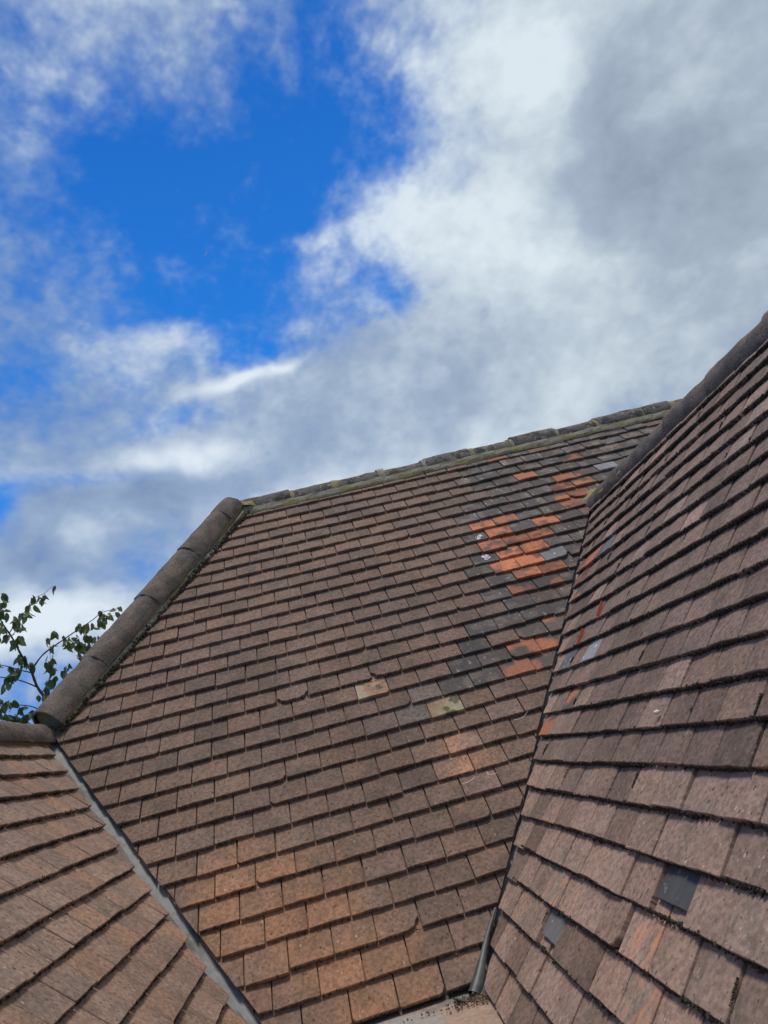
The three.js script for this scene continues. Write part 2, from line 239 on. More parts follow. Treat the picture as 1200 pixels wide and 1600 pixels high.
// one tile: outline in (u, s), thickness, rounded arrises, slight camber and twist; returns geometry about its own centre
function tileGeometry(F, poly, tail, uc, o, r) {
  const k = o.pitch ?? THICK / F.gauge, thick = o.thick ?? THICK, camber = o.camber ?? 0.0022, lift = o.lift ?? 0, twist = o.twist ?? 0;
  const top = (u, s) => lift - k * (s - tail) * (o.tilt ?? 1) - camber * ((u - uc) / (W / 2)) ** 2 + twist * (u - uc) / W;
  const n = poly.length; let cu = 0, cs = 0; for (const p of poly) { cu += p[0] / n; cs += p[1] / n; }
  const inner = poly.map(([u, s]) => { const d = Math.hypot(u - cu, s - cs) || 1, e = Math.min(0.0026, d * 0.3); return [u + (cu - u) / d * e, s + (cs - s) / d * e]; });
  const c0 = F.at(cu, cs, top(cu, cs)), pos = [], nor = [], uv = [], col = [], idx = [];
  const ts = 1 / (TEXM[o.type] ?? 1), rx = r(), ry = r(), flip = r() < 0.5 ? -1 : 1, tint = o.tint;
  const put = (u, s, h, N) => { const p = F.at(u, s, h).sub(c0); pos.push(p.x, p.y, p.z); nor.push(N.x, N.y, N.z); uv.push((u - cu) * ts * flip + rx, (s - cs) * ts + ry); const w = o.wash ? o.wash(u, s) : [1, 1, 1]; col.push(tint[0] * w[0], tint[1] * w[1], tint[2] * w[2]); return pos.length / 3 - 1; };
  const topNormal = (u) => F.N.clone().addScaledVector(F.S, k * (o.tilt ?? 1)).addScaledVector(F.A, 2 * camber * (u - uc) / (W / 2) ** 2 - twist / W).normalize();
  const first = inner.map(([u, s]) => put(u, s, top(u, s), topNormal(u)));
  for (const t of THREE.ShapeUtils.triangulateShape(inner.map(([u, s]) => new THREE.Vector2(u, s)), [])) idx.push(first[t[0]], first[t[1]], first[t[2]]);
  for (let i = 0; i < n; i++) {
    const a = poly[i], b = poly[(i + 1) % n], ia = inner[i], ib = inner[(i + 1) % n], l = Math.hypot(b[0] - a[0], b[1] - a[1]) || 1;
    const side = F.A.clone().multiplyScalar((b[1] - a[1]) / l).addScaledVector(F.S, -(b[0] - a[0]) / l), bev = side.clone().addScaledVector(F.N, 1.3).normalize();
    const q = [put(...ia, top(...ia), bev), put(...a, top(...a) - 0.0022, bev), put(...b, top(...b) - 0.0022, bev), put(...ib, top(...ib), bev)];
    idx.push(q[0], q[1], q[2], q[0], q[2], q[3]);
    const w = [put(...a, top(...a) - 0.0022, side), put(...a, top(...a) - thick, side), put(...b, top(...b) - thick, side), put(...b, top(...b) - 0.0022, side)];
    idx.push(w[0], w[1], w[2], w[0], w[2], w[3]);
  }
  const g = new THREE.BufferGeometry();
  g.setAttribute('position', new THREE.Float32BufferAttribute(pos, 3)); g.setAttribute('normal', new THREE.Float32BufferAttribute(nor, 3)); g.setAttribute('uv', new THREE.Float32BufferAttribute(uv, 2)); g.setAttribute('color', new THREE.Float32BufferAttribute(col, 3)); g.setIndex(idx);
  return { g, at: c0 };
}
// outline of a tile: ragged tail, worn corners, perhaps a broken one
function outline(u0, u1, tail, o, r) {
  const len = o.len ?? LENGTH, sh = o.shear ?? 0, c = () => 0.001 + 0.004 * r() * r(), rag = o.rag ?? 0.0012, p = [];
  const bl = o.breakLeft ?? 0, br = o.breakRight ?? 0, n = 4;
  if (bl) { p.push([u0, bl * 0.8], [u0 + bl * 0.30, bl * 0.52], [u0 + bl * 0.45, bl * 0.22], [u0 + bl, 0]); } else { const q = c(); p.push([u0, q], [u0 + q, 0]); }
  for (let i = 1; i < n; i++) { const u = mix(u0 + bl, u1 - br, i / n); p.push([u, (r() - 0.5) * 2 * rag]); }
  if (br) { p.push([u1 - br, 0], [u1 - br * 0.42, br * 0.24], [u1 - br * 0.28, br * 0.55], [u1, br * 0.85]); } else { const q = c(); p.push([u1 - q, 0], [u1, q]); }
  p.push([u1, len], [u0, len]);
  const a = o.turn ?? 0, um = (u0 + u1) / 2, ca = Math.cos(a), sa = Math.sin(a);
  return p.map(([u, x]) => { const d = u - um; return [um + d * ca - x * sa + sh * x, tail + d * sa + x * ca]; });
}

// ------------------------------------------------------------------ laying a slope
function lay(roof, F, cfg) {
  const r = rng(cfg.seed), list = [];
  for (let row = cfg.rows[0]; row <= cfg.rows[1]; row++) {
    const tail0 = F.s0 - F.gauge * row, ph = cfg.phase(row, r), [ua, ub] = cfg.range(row);
    const k0 = Math.floor(ua / W - ph) - 1, k1 = Math.ceil(ub / W - ph) + 1;
    let jl = (r() - 0.5) * cfg.jog;
    for (let k = k0; k <= k1; k++) {
      const jr = (r() - 0.5) * cfg.jog, u0 = (k + ph) * W + jl, u1 = (k + 1 + ph) * W + jr; jl = jr;
      const gapw = 0.0016 + 0.0030 * r() * r();
      const info = { row, u: (u0 + u1) / 2, s: tail0 + F.gauge / 2, tail: tail0 };
      const o = { type: 'brown', shear: cfg.shear, turn: (r() - 0.5) * cfg.turn, lift: (r() - 0.35) * cfg.lift, twist: (r() - 0.5) * cfg.twist, slip: (r() - 0.5) * cfg.slip, tint: null, camber: 0.001 + 0.0025 * r() };
      if (r() < cfg.chipped) { if (r() < 0.5) o.breakLeft = 0.012 + 0.02 * r(); else o.breakRight = 0.012 + 0.02 * r(); }
      cfg.look(o, info, r);
      if (o.skip) continue;
      let poly = outline(u0 + gapw, u1 - gapw, tail0 + (o.slip ?? 0), o, r);
      for (const h of cfg.cuts(info, r)) { poly = clip(poly, h); if (poly.length < 3) break; }
      if (poly.length < 3 || area(poly) < 0.0004) continue;
      const { g, at } = tileGeometry(F, poly, tail0 + (o.slip ?? 0), info.u, o, r);
      // size in the photograph: the part not covered by the course above
      const shown = clip(poly, { a: 0, b: -1, c: tail0 + F.gauge * 1.02 }); let seen = 0, pix = 0;
      if (shown.length > 2) {
        const q = shown.map(([u, s]) => toPixel(F.at(u, s))); if (q.every(Boolean)) { pix = Math.abs(area(q)); if (q.some(([x, y]) => x > -10 && x < 1210 && y > -10 && y < 1610)) seen = 1; }
      }
      list.push({ g, at, o, seen, pix: seen ? pix : 0, info });
    }
  }
  list.sort((a, b) => b.pix - a.pix);
  const named = { slate: 'slate_tile' }, rest = {};
  list.forEach((t, i) => {
    if (t.seen && i < 300) { const m = part(named[t.o.type] ?? 'roof_tile', t.g, MAT[t.o.type], roof); m.position.copy(t.at); if (t.o.label) m.userData.label = t.o.label; }
    else { t.g.translate(t.at.x, t.at.y, t.at.z); (rest[t.o.type] ??= []).push(t.g); }
  });
  for (const [type, gs] of Object.entries(rest)) { const m = part('more_roof_tiles', mergeGeometries(gs), MAT[type], roof); m.userData.kind = 'stuff'; }
  return list;
}
const jit = (r, c, a) => { const k = 1 + (r() - 0.5) * a, w = (r() - 0.5) * a * 0.35; return [c[0] * k * (1 + w), c[1] * k, c[2] * k * (1 - w)]; };
// pixel marks in the photograph -> the tile under them, by row and distance along the slope
function marks(F, entries) {
  const list = entries.map(([px, py, o]) => { const h = F.hit(px, py); return { row: Math.ceil(h.row - 1e-6), u: h.u, o, d: 0, s: h.s }; });
  return (info, tol = W / 2) => list.filter((m) => m.row === info.row && Math.abs(m.u - info.u) <= tol).map((m) => m.o);
}

// grime in clouds broader than a tile, and on the main slope the terracotta patches where the sand face has worn away
const grime = (seed) => (u, s) => { const k = 0.78 + 0.44 * fbm(u * 3.1 + 20, s * 3.1 + 20, seed, 4), w = 0.05 * (fbm(u * 2 + 5, s * 2, seed + 3, 3) - 0.5); return [k * (1 + w), k, k * (1 - w)]; };
const worn = [[430, 1450, 0.30], [520, 1440, 0.16], [560, 1490, 0.14], [640, 1545, 0.13], [350, 1390, 0.16], [470, 1390, 0.12], [550, 1570, 0.12], [705, 1190, 0.10], [750, 1205, 0.09]];
// ================================================================== MAIN SLOPE
const mainRoof = thing('main_roof', 'hipped brown tiled roof slope with orange patch tiles under a mossy mortared ridge', 'roof');
const wornAt = worn.map(([px, py, r]) => { const h = M.hit(px, py); return [h.u, h.s, r]; }), grimeM = grime(801);
const weather = (u, s) => { const g = grimeM(u, s); let a = 0; for (const [cu, cs, r] of wornAt) a = Math.max(a, Math.exp(-((u - cu) ** 2 + (s - cs) ** 2) / (r * r))); a = smooth(0.30, 0.75, a + 0.9 * (fbm(u * 14, s * 14, 807, 4) - 0.5)); return [g[0] * mix(1, 1.55, a), g[1] * mix(1, 1.28, a), g[2] * mix(1, 1.02, a)]; };
const hipEdge = [M.hit(113, 1120), M.hit(390, 797)];
const hipU = (s) => mix(hipEdge[0].u, hipEdge[1].u, (s - hipEdge[0].s) / (hipEdge[1].s - hipEdge[0].s));
{
  const phases = { 0: .78, 1: .744, 2: .803, 3: .838, 4: .816, 5: .884, 6: .825, 7: .751, 8: .68, 9: .617, 10: .56, 11: .571, 12: .65, 13: .691, 14: .755, 15: .609, 16: .610, 17: .527, 18: .524, 19: .448, 20: .539, 21: .532, 22: .499, 23: .530, 24: .450, 25: .518, 26: .520, 27: .501, 28: .557, 29: .611, 30: .55 };
  const clay = { type: 'clay', tint: [1, 1, 1] }, dim = { type: 'clay', tint: [0.60, 0.62, 0.66] }, stain = { type: 'stain', tint: [0.9, 0.9, 0.9] }, soot = { type: 'soot', tint: [0.85, 0.85, 0.88] };
  const at = marks(M, [
    [777, 850, { ...clay, slip: -0.012, lift: 0.004, label: 'bright orange replacement tile' }], [811, 859, { ...clay }], [798, 880, { ...clay, slip: -0.01, lift: 0.003 }], [839, 889, { ...clay, tint: [.9, .9, .9] }], [845, 871, { ...dim, tint: [.85, .85, .85] }], [854, 848, { ...clay, tint: [.85, .82, .8] }], [826, 839, dim], [792, 829, { ...dim, tint: [.8, .8, .8] }], [770, 820, { ...clay, tint: [.8, .85, .9] }], [807, 809, stain], [837, 816, { ...dim, tint: [.8, .8, .8] }], [879, 876, dim], [875, 805, stain], [860, 824, dim], [864, 779, stain],
    [809, 749, { ...dim, tint: [.6, .66, .75] }], [879, 745, { ...dim, tint: [.55, .6, .66] }], [871, 762, { ...clay, tint: [.6, .64, .7] }], [909, 751, stain], [901, 767, { ...dim, tint: [.5, .55, .6], breakLeft: 0.06 }], [894, 786, { ...dim, tint: [.55, .6, .66] }], [916, 730, stain],
    [954, 724, { type: 'slate', tint: [1.9, 1.9, 1.9], label: 'pale grey slate patch' }], [881, 859, { type: 'slate', tint: [1.5, 1.5, 1.5], breakRight: 0.05, label: 'grey slate used as a patch' }],
    [851, 972, { ...stain, tint: [1.15, 1.1, 1.05], slip: -0.01, lift: 0.004 }], [864, 989, { ...stain }], [834, 1004, { type: 'stain', tint: [0.8, .85, .9], breakLeft: 0.03 }], [850, 1028, stain], [820, 1040, { type: 'stain', tint: [.75, .8, .85] }],
    [792, 902, soot], [777, 925, soot], [815, 936, soot], [852, 947, soot], [800, 962, soot], [744, 1000, { ...soot, tint: [.72, .75, .8] }], [781, 1015, soot], [725, 1032, { ...soot, tint: [.72, .75, .8] }], [715, 1070, soot], [740, 1062, soot], [765, 1050, soot], [748, 838, soot], [757, 869, soot], [790, 940, soot], [826, 916, { type: 'stain', tint: [.6, .65, .7] }], [868, 893, { type: 'stain', tint: [.6, .65, .7] }], [860, 925, { type: 'soot', tint: [1.1, 1, .95] }],
    [583, 1072, { type: 'lichen', tint: [.82, .72, .68], slip: -0.006, label: 'tile crusted with cream and orange lichen' }], [700, 1100, { type: 'lichen', tint: [0.74, .72, .66], slip: -0.008, label: 'tile crusted with yellow green lichen' }], [750, 1123, { tint: [.56, .5, .45] }],
    [705, 1190, { tint: [0.86, 0.72, 0.64] }], [752, 1208, { tint: [0.74, 0.64, 0.61] }], [805, 1115, { tint: [0.70, 0.64, 0.61] }], [727, 1158, { tint: [0.80, 0.70, 0.66] }],
    [597, 1420, { breakRight: 0.055 }], [545, 1400, { tint: [0.62, 0.545, 0.49] }], [440, 1080, { breakRight: 0.05 }], [440, 1095, { breakLeft: 0.045 }], [590, 1042, { breakLeft: 0.06, lift: 0.003 }], [590, 1130, { slip: 0.006 }], [597, 1125, { slip: -0.008, lift: 0.004, tint: [0.56, 0.51, 0.51] }], [655, 1115, { slip: -0.006, lift: .003 }], [608, 1232, { slip: -0.012, lift: 0.005 }], [665, 1100, { tint: [0.56, 0.58, 0.58] }], [675, 1070, { tint: [0.58, 0.58, 0.58] }],
    [640, 1545, { type: 'brown', tint: [0.70, 0.59, 0.52] }], [555, 1575, { tint: [0.70, 0.59, 0.52] }], [475, 1480, { tint: [0.70, 0.59, 0.52] }], [410, 1500, { tint: [0.70, 0.59, 0.52], slip: -0.014, lift: .006 }], [395, 1450, { tint: [0.70, 0.59, 0.52] }], [345, 1385, { tint: [0.70, 0.59, 0.52] }], [450, 1432, { tint: [0.70, 0.59, 0.52] }], [440, 1385, { tint: [0.70, 0.59, 0.52] }], [380, 1395, { tint: [0.70, 0.59, 0.52] }], [340, 1340, { tint: [0.70, 0.59, 0.52] }], [320, 1460, { tint: [0.70, 0.59, 0.52] }], [360, 1520, { tint: [0.62, 0.545, 0.49], slip: -.008 }], [500, 1400, { tint: [0.70, 0.59, 0.52] }], [545, 1450, { tint: [0.70, 0.59, 0.52] }], [605, 1500, { tint: [0.70, 0.59, 0.52] }], [545, 1520, { tint: [0.70, 0.59, 0.52] }], [490, 1525, { tint: [0.62, 0.545, 0.49] }],
  ]);
  lay(mainRoof, M, {
    seed: 101, rows: [-1, 29], jog: 0.006, turn: 0.014, lift: 0.0045, twist: 0.0045, slip: 0.007, chipped: 0.07, shear: 0.012,
    phase: (row) => (phases[row] ?? .7) + (((row % 2) + 2) % 2) * 0.5,
    range: () => [-1.6, 3.7],
    look(o, t, r) {
      const p = toPixel(M.at(t.u, t.s)) ?? [0, 0];
      let c = jit(r, [0.60, 0.522, 0.468], 0.15);
      // sooted, uneven tiles towards the far end of the ridge and down the valley
      const dark = smooth(690, 765, p[0] + (p[1] - 760) * -0.15) * smooth(1080, 960, p[1]);
      if (r() < dark * 0.97) { o.type = r() < 0.93 ? 'soot' : 'stain'; c = o.type === 'soot' ? jit(r, [1.0, 1.0, 1.0], 0.35) : jit(r, [.6, .66, .7], 0.3); o.turn *= 2.2; o.lift = (r() - 0.3) * 0.009; o.slip *= 2.2; o.twist *= 2; }
      else if (p[1] > 1300 && r() < 0.3) c = jit(r, [0.68, 0.575, 0.505], 0.16);
      o.tint = c;
      for (const m of at(t)) { const tint = m.tint ?? o.tint; Object.assign(o, m); o.tint = jit(r, tint, 0.08); }
      if (o.type === 'brown') o.wash = weather;
      if (t.row === 29) o.len = 0.2;
    },
    cuts(t, r) {
      const h = [lineCut(hipU(2.5) - 0.05, 2.5, hipU(4.8) - 0.05, 4.8, 0), { a: 0, b: -1, c: 4.79 }];
      const low = t.u < 0.6 && t.s < 3.2; if (low) h.push(cut(M, L, 0.02 + (r() - 0.5) * 0.012));
      if (M.at(0, t.s).y < camOrigin.y + 1.3) h.push(t.u < 2.15 ? cut(M, R, 0.001 + r() * 0.008) : cut(M, RB, 0.01));
      return h;
    },
  });
}

// ================================================================== RIGHT WING
let rightTiles = []; const grimeR = grime(811), grimeL = grime(821);
const rightRoof = thing('wing_roof', 'steep wing roof of moss-edged tiles with a lone slate patch and orange rubbed streaks', 'roof', 'wings of the tiled roof');
{
  const clay = { type: 'clay', tint: [.8, .82, .85] }, stain = { type: 'stain', tint: [.9, .9, .95] };
  const at = marks(R, [
    [922, 866, clay], [912, 893, { ...clay, tint: [.65, .7, .75] }], [900, 920, stain], [935, 855, stain], [893, 1018, { type: 'slate', tint: [1.3, 1.3, 1.3], slip: -.006 }], [915, 1012, { type: 'slate', tint: [2.6, 2.6, 2.5] }], [952, 848, { type: 'slate', tint: [1.2, 1.3, 1.4] }],
    [1075, 1385, { type: 'slate', tint: [.62, .62, .63], slip: 0.03, lift: -0.010, label: 'dark slate patch set into a missing tile' }], [862, 1440, { type: 'slate', tint: [1.3, 1.25, 1.2], slip: 0.03, lift: -.009 }],
    [850, 1125, stain], [888, 1097, stain], [985, 1450, { type: 'rub', tint: [1.15, 1.05, 1] }], [1005, 1490, { type: 'rub', tint: [1.15, 1.05, 1] }], [1005, 1570, { type: 'rub', tint: [1.15, 1.05, 1] }], [970, 1560, { type: 'rub', tint: [1.05, 1, .95] }], [868, 1388, { type: 'rub', tint: [1.1, 1.05, 1] }],
    [942, 1420, { twist: 0.012, lift: .006, breakRight: 0.03 }],
  ]);
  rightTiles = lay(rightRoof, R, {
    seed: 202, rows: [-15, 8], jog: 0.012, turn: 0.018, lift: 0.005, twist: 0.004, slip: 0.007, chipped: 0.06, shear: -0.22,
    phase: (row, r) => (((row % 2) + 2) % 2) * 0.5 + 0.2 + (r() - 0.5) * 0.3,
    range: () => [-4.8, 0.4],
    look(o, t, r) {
      const pink = r() < (t.row >= 2 ? 0.85 : 0.14);    // two tints picked at random: dusty pink mostly on lower rows, darker brown mostly above
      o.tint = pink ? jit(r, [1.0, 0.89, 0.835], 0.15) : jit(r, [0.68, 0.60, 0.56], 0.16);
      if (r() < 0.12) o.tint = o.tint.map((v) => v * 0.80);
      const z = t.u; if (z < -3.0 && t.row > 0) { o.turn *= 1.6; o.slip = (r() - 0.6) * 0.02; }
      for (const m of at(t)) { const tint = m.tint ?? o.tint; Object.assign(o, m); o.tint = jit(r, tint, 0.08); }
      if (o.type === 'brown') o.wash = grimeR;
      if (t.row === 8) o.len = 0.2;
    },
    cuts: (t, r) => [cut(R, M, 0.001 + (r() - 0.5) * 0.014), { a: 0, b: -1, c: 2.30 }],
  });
}

// ================================================================== LEFT WING
const leftRoof = thing('wing_roof', 'low wing roof of plain brown tiles beside the grey lead valley', 'roof', 'wings of the tiled roof');
lay(leftRoof, L, {
  seed: 303, rows: [0, 14], jog: 0.010, turn: 0.010, lift: 0.0035, twist: 0.003, slip: 0.006, chipped: 0.03, shear: -0.15,
  phase: (row, r) => (((row % 2) + 2) % 2) * 0.5 + 0.1 + (r() - 0.5) * 0.24,
  range: () => [-0.2, 4.5],
  look(o, t, r) { o.wash = grimeL; o.tint = jit(r, [0.87, 0.775, 0.715], 0.13); if (r() < 0.2) o.tint = jit(r, [0.96, 0.79, .67], 0.12); if (t.row === 14) o.len = 0.2; },
  cuts: (t, r) => [cut(L, M, 0.052 + (r() - 0.5) * 0.022), { a: 0, b: -1, c: 1.30 }],
});

// ------------------------------------------------------------------ decks, hidden slopes, walls, ground
function slab(points, thick, normal, texScale = 1) {   // flat polygon with thickness, points in space, anticlockwise from outside
  const a = points[0], e1 = points[1].clone().sub(a).normalize(), e2 = V(0, 0, 0).crossVectors(normal, e1), g2 = points.map((p) => new THREE.Vector2(p.clone().sub(a).dot(e1), p.clone().sub(a).dot(e2)));
  const g = new THREE.ExtrudeGeometry(new THREE.Shape(g2), { depth: thick, bevelEnabled: false });
  g.applyMatrix4(new THREE.Matrix4().makeBasis(e1, e2, normal).setPosition(a.clone().addScaledVector(normal, -thick)));
  return g;
}
const on = (F, list, n) => list.map(([u, s]) => F.at(u, s, n));
const DN = -0.052;
part('roof_deck', slab(on(M, [[-1.75, 1.12], [3.6, 1.12], [3.6, 4.66], [hipU(4.66) - 0.1, 4.66], [hipU(2.6) - 0.1, 2.6], [-1.75, 2.2]].filter((q) => q[0] > -1.7 || q[1] < 2), DN), 0.05, M.N), MAT.deck, mainRoof);
part('roof_deck', slab(on(R, [[-4.5, -0.47], [0.5, -0.47], [0.5, 2.2], [-4.5, 2.2]], DN), 0.05, R.N), MAT.deck, rightRoof);
part('roof_deck', slab(on(L, [[-0.3, -0.45], [4.15, -0.45], [4.15, 1.2], [-0.3, 1.2]], DN), 0.05, L.N), MAT.deck, leftRoof);
const cy = HEIGHT;
{ // slopes facing away from the camera
  const q = (x, y, z) => V(x, cy + y, z);
  const flat = (pts, roof) => { const n = V(0, 0, 0).crossVectors(pts[1].clone().sub(pts[0]), pts[2].clone().sub(pts[0])).normalize(); part('far_slope', slab(pts, 0.05, n), MAT.slope, roof); };
  flat([q(3.7, -1.0, -7.6), q(-2.75, -1.0, -7.6), q(-0.36, 1.86, -5.22), q(3.7, 1.90, -5.25)], mainRoof);
  flat([q(-2.75, -1.0, -7.6), q(-2.75, -1.0, -4.0), q(-1.45, 0.50, -4.1), q(-0.36, 1.86, -5.22)], mainRoof);
  flat([q(3.98, -1.0, 0.5), q(3.98, -1.0, -4.5), q(2.17, 1.08, -4.5), q(2.17, 1.08, 0.5)], rightRoof);
  flat([q(-2.6, -1.05, -4.3), q(-2.6, -1.05, 0.3), q(-1.48, 0.42, 0.3), q(-1.48, 0.42, -4.15)], leftRoof);
}
structure('flat_roof', slab([V(-0.75, cy - 0.888, 0.6), V(0.75, cy - 0.888, 0.6), V(0.75, cy - 0.888, -3.15), V(-0.75, cy - 0.888, -3.15)], 0.12, V(0, 1, 0)), MAT.felt);
{ const g = new THREE.BoxGeometry(6.2, cy - 1.06, 7.6); g.translate(0.6, (cy - 1.06) / 2, -3.6); structure('house_wall', g, MAT.wall); }
{ const g = new THREE.CircleGeometry(1500, 48); g.rotateX(-Math.PI / 2); structure('ground', g, MAT.grass); }

// ------------------------------------------------------------------ half-round ridge and hip tiles
function halfRound(a, b, up, r0, r1, arc, seed, wall = 0.016) {   // from a to b, opening downwards, slightly tapered and uneven
  const d = b.clone().sub(a), len = d.length(); d.normalize(); const side = V(0, 0, 0).crossVectors(d, up).normalize(), top = V(0, 0, 0).crossVectors(side, d).normalize();
  const nl = Math.max(4, Math.round(len / 0.05)), na = 18, pos = [], uv = [], idx = [], r = rng(seed), ox = r(), oy = r();
  const ring = (t, rad, inner) => { for (let j = 0; j <= na; j++) { const f = mix(-arc, arc, j / na), w = inner ? 0 : (fbm(t * len * 11 + seed, f * 2.4, seed, 3) - 0.5) * 0.016; const p = a.clone().addScaledVector(d, t * len).addScaledVector(side, Math.sin(f) * (rad + w)).addScaledVector(top, Math.cos(f) * (rad + w)); pos.push(p.x, p.y, p.z); uv.push((t * len) * 2.2 + ox, f * rad * 2.2 + oy); } };
  const rows = []; const add = (t, rad, inner) => { rows.push(pos.length / 3); ring(t, rad, inner); };
  add(0.004, r0 - wall, true); add(0, r0 - wall * 0.75, true); add(0, r0 - 0.004); add(0.012, r0);
  for (let i = 1; i < nl; i++) add(i / nl, mix(r0, r1, i / nl));
  add(0.988, r1); add(1, r1 - 0.004); add(1, r1 - wall, true);
  for (let i = 0; i + 1 < rows.length; i++) for (let j = 0; j < na; j++) { const p = rows[i] + j, q = rows[i + 1] + j; idx.push(p, q, q + 1, p, q + 1, p + 1); }
  const g = new THREE.BufferGeometry(); g.setAttribute('position', new THREE.Float32BufferAttribute(pos, 3)); g.setAttribute('uv', new THREE.Float32BufferAttribute(uv, 2)); g.setIndex(idx); g.computeVertexNormals();
  return g;
}
function core(a, b, r) { const g = new THREE.CylinderGeometry(r, r, a.distanceTo(b), 14, 1), d = b.clone().sub(a).normalize(); g.applyQuaternion(new THREE.Quaternion().setFromUnitVectors(V(0, 1, 0), d)); const c = a.clone().add(b).multiplyScalar(0.5); g.translate(c.x, c.y, c.z); return g; }
function rough(points, radius, seed, flat = 0.6) {   // lumpy bead of mortar or dirt along a path
  const curve = new THREE.CatmullRomCurve3(points), len = curve.getLength(), n = Math.max(6, Math.round(len / 0.03)), g = new THREE.TubeGeometry(curve, n, 1, 8, false), p = g.attributes.position, uv = g.attributes.uv;
  for (let i = 0; i < p.count; i++) { const k = Math.floor(i / 9), c = curve.getPointAt(k / n), v = V(p.getX(i), p.getY(i), p.getZ(i)).sub(c); const w = radius * (0.65 + 0.8 * vnoise(k * 0.45, (i % 9) * 0.9, seed)) * (k === 0 || k === n ? 0.2 : 1); v.multiplyScalar(w); v.y *= flat; v.add(c); p.setXYZ(i, v.x, v.y, v.z); uv.setXY(i, uv.getX(i) * len, uv.getY(i) * 0.2); }
  g.computeVertexNormals(); return g;
}
{ // main ridge: mossy clay ridge tiles, butted and bedded in mortar
  const a = V(-0.33, cy + 1.838, -5.225), b = V(3.45, cy + 1.912, -5.275), d = b.clone().sub(a).normalize(), len = a.distanceTo(b), r = rng(7), joints = [372, 458, 525, 597, 665, 735, 800, 866, 930, 1000, 1046, 1090].map((px) => { const dir = pixelDir(px, 0), n = V(0, 0, 0).crossVectors(pixelDir(px, 900), pixelDir(px, 500)); return camOrigin.clone().sub(a).dot(n) / d.dot(n); });
  for (let i = 0; i + 1 < joints.length; i++) {
    const up = V((r() - 0.5) * 0.08, 1, (r() - 0.5) * 0.1), h = (r() - 0.5) * 0.026, rad = 0.104 + r() * 0.012;
    const m = part('ridge_tile', halfRound(a.clone().addScaledVector(d, joints[i] + 0.006).add(V(0, h, 0)), a.clone().addScaledVector(d, joints[i + 1] - 0.006).add(V(0, h + (r() - 0.5) * 0.012, 0)), up, rad, rad - 0.002, 1.75, 300 + i), i === 8 ? MAT.lichenRidge ?? MAT.ridge : MAT.ridge, mainRoof);
    if (i > 0) part('mortar_joint', halfRound(a.clone().addScaledVector(d, joints[i] - 0.022 - 0.01 * r()), a.clone().addScaledVector(d, joints[i] + 0.02 + 0.012 * r()), V(0, 1, 0), 0.112 - 0.008 * r(), 0.110, 1.7, 340 + i), MAT.mortar, mainRoof);
  }
  const nu = 150, nj = 5, pos = [], uv = [], idx = [];
  for (let k = 0; k <= nu; k++) { const u = mix(-0.34, 3.45, k / nu), s0 = mix(4.612, 4.69, k / nu) + 0.022 * (fbm(u * 9, 3, 66, 3) - 0.5); for (let j = 0; j <= nj; j++) { const f = j / nj, p = M.at(u, s0 + f * 0.052, 0.001 + 0.020 * Math.pow(f, 0.8) + (j ? 0.016 * (fbm(u * 22, f * 3, 68, 3) - 0.5) : -0.004)); pos.push(p.x, p.y, p.z); uv.push(u * 2.2, f * 0.22); if (k < nu && j < nj) { const q = k * (nj + 1) + j; idx.push(q, q + nj + 1, q + nj + 2, q, q + nj + 2, q + 1); } } }
  const g = new THREE.BufferGeometry(); g.setAttribute('position', new THREE.Float32BufferAttribute(pos, 3)); g.setAttribute('uv', new THREE.Float32BufferAttribute(uv, 2)); g.setIndex(idx); g.computeVertexNormals();
  part('mortar_bedding', g, MAT.mortar, mainRoof);
  part('mortar_core', core(a, b, 0.086), MAT.mortar, mainRoof);
}
{ // hip down the left edge
  const a = V(-1.410, cy + 0.532, -4.04), b = V(-0.335, cy + 1.886, -5.14), d = b.clone().sub(a).normalize(), len = a.distanceTo(b), joint = [0, 0.20, 0.46, 0.70, 0.92, 1.0].map((t) => t * len), up = V(-0.5, 0.75, 0.45);
  for (let i = 0; i + 1 < joint.length; i++) part('hip_tile', halfRound(a.clone().addScaledVector(d, joint[i] - 0.02), a.clone().addScaledVector(d, joint[i + 1] + 0.012), up, 0.107, 0.101, 1.75, 400 + i), MAT.hip, mainRoof);
  part('mortar_core', core(a.clone().addScaledVector(d, 0.0), b, 0.09), MAT.mortar, mainRoof);
  const bed = []; for (let k = 0; k <= 26; k++) { const s = mix(2.95, 4.66, k / 26); bed.push(M.at(hipU(s) - 0.03, s, -0.006)); }
  part('mortar_bedding', rough(bed, 0.026, 15, 0.9), MAT.mortar, mainRoof);
  part('mortar_bedding', rough([V(-0.42, cy + 1.86, -5.1), V(-0.33, cy + 1.89, -5.12), V(-0.25, cy + 1.87, -5.13), V(-0.16, cy + 1.85, -5.12)], 0.05, 19, 0.9), MAT.mortar, mainRoof);
  part('mortar_bedding', rough([V(-1.5, cy + 0.46, -4.0), V(-1.42, cy + 0.45, -4.01), V(-1.36, cy + 0.43, -4.02), V(-1.32, cy + 0.40, -4.03)], 0.034, 25, 0.9), MAT.ridge, mainRoof);
}
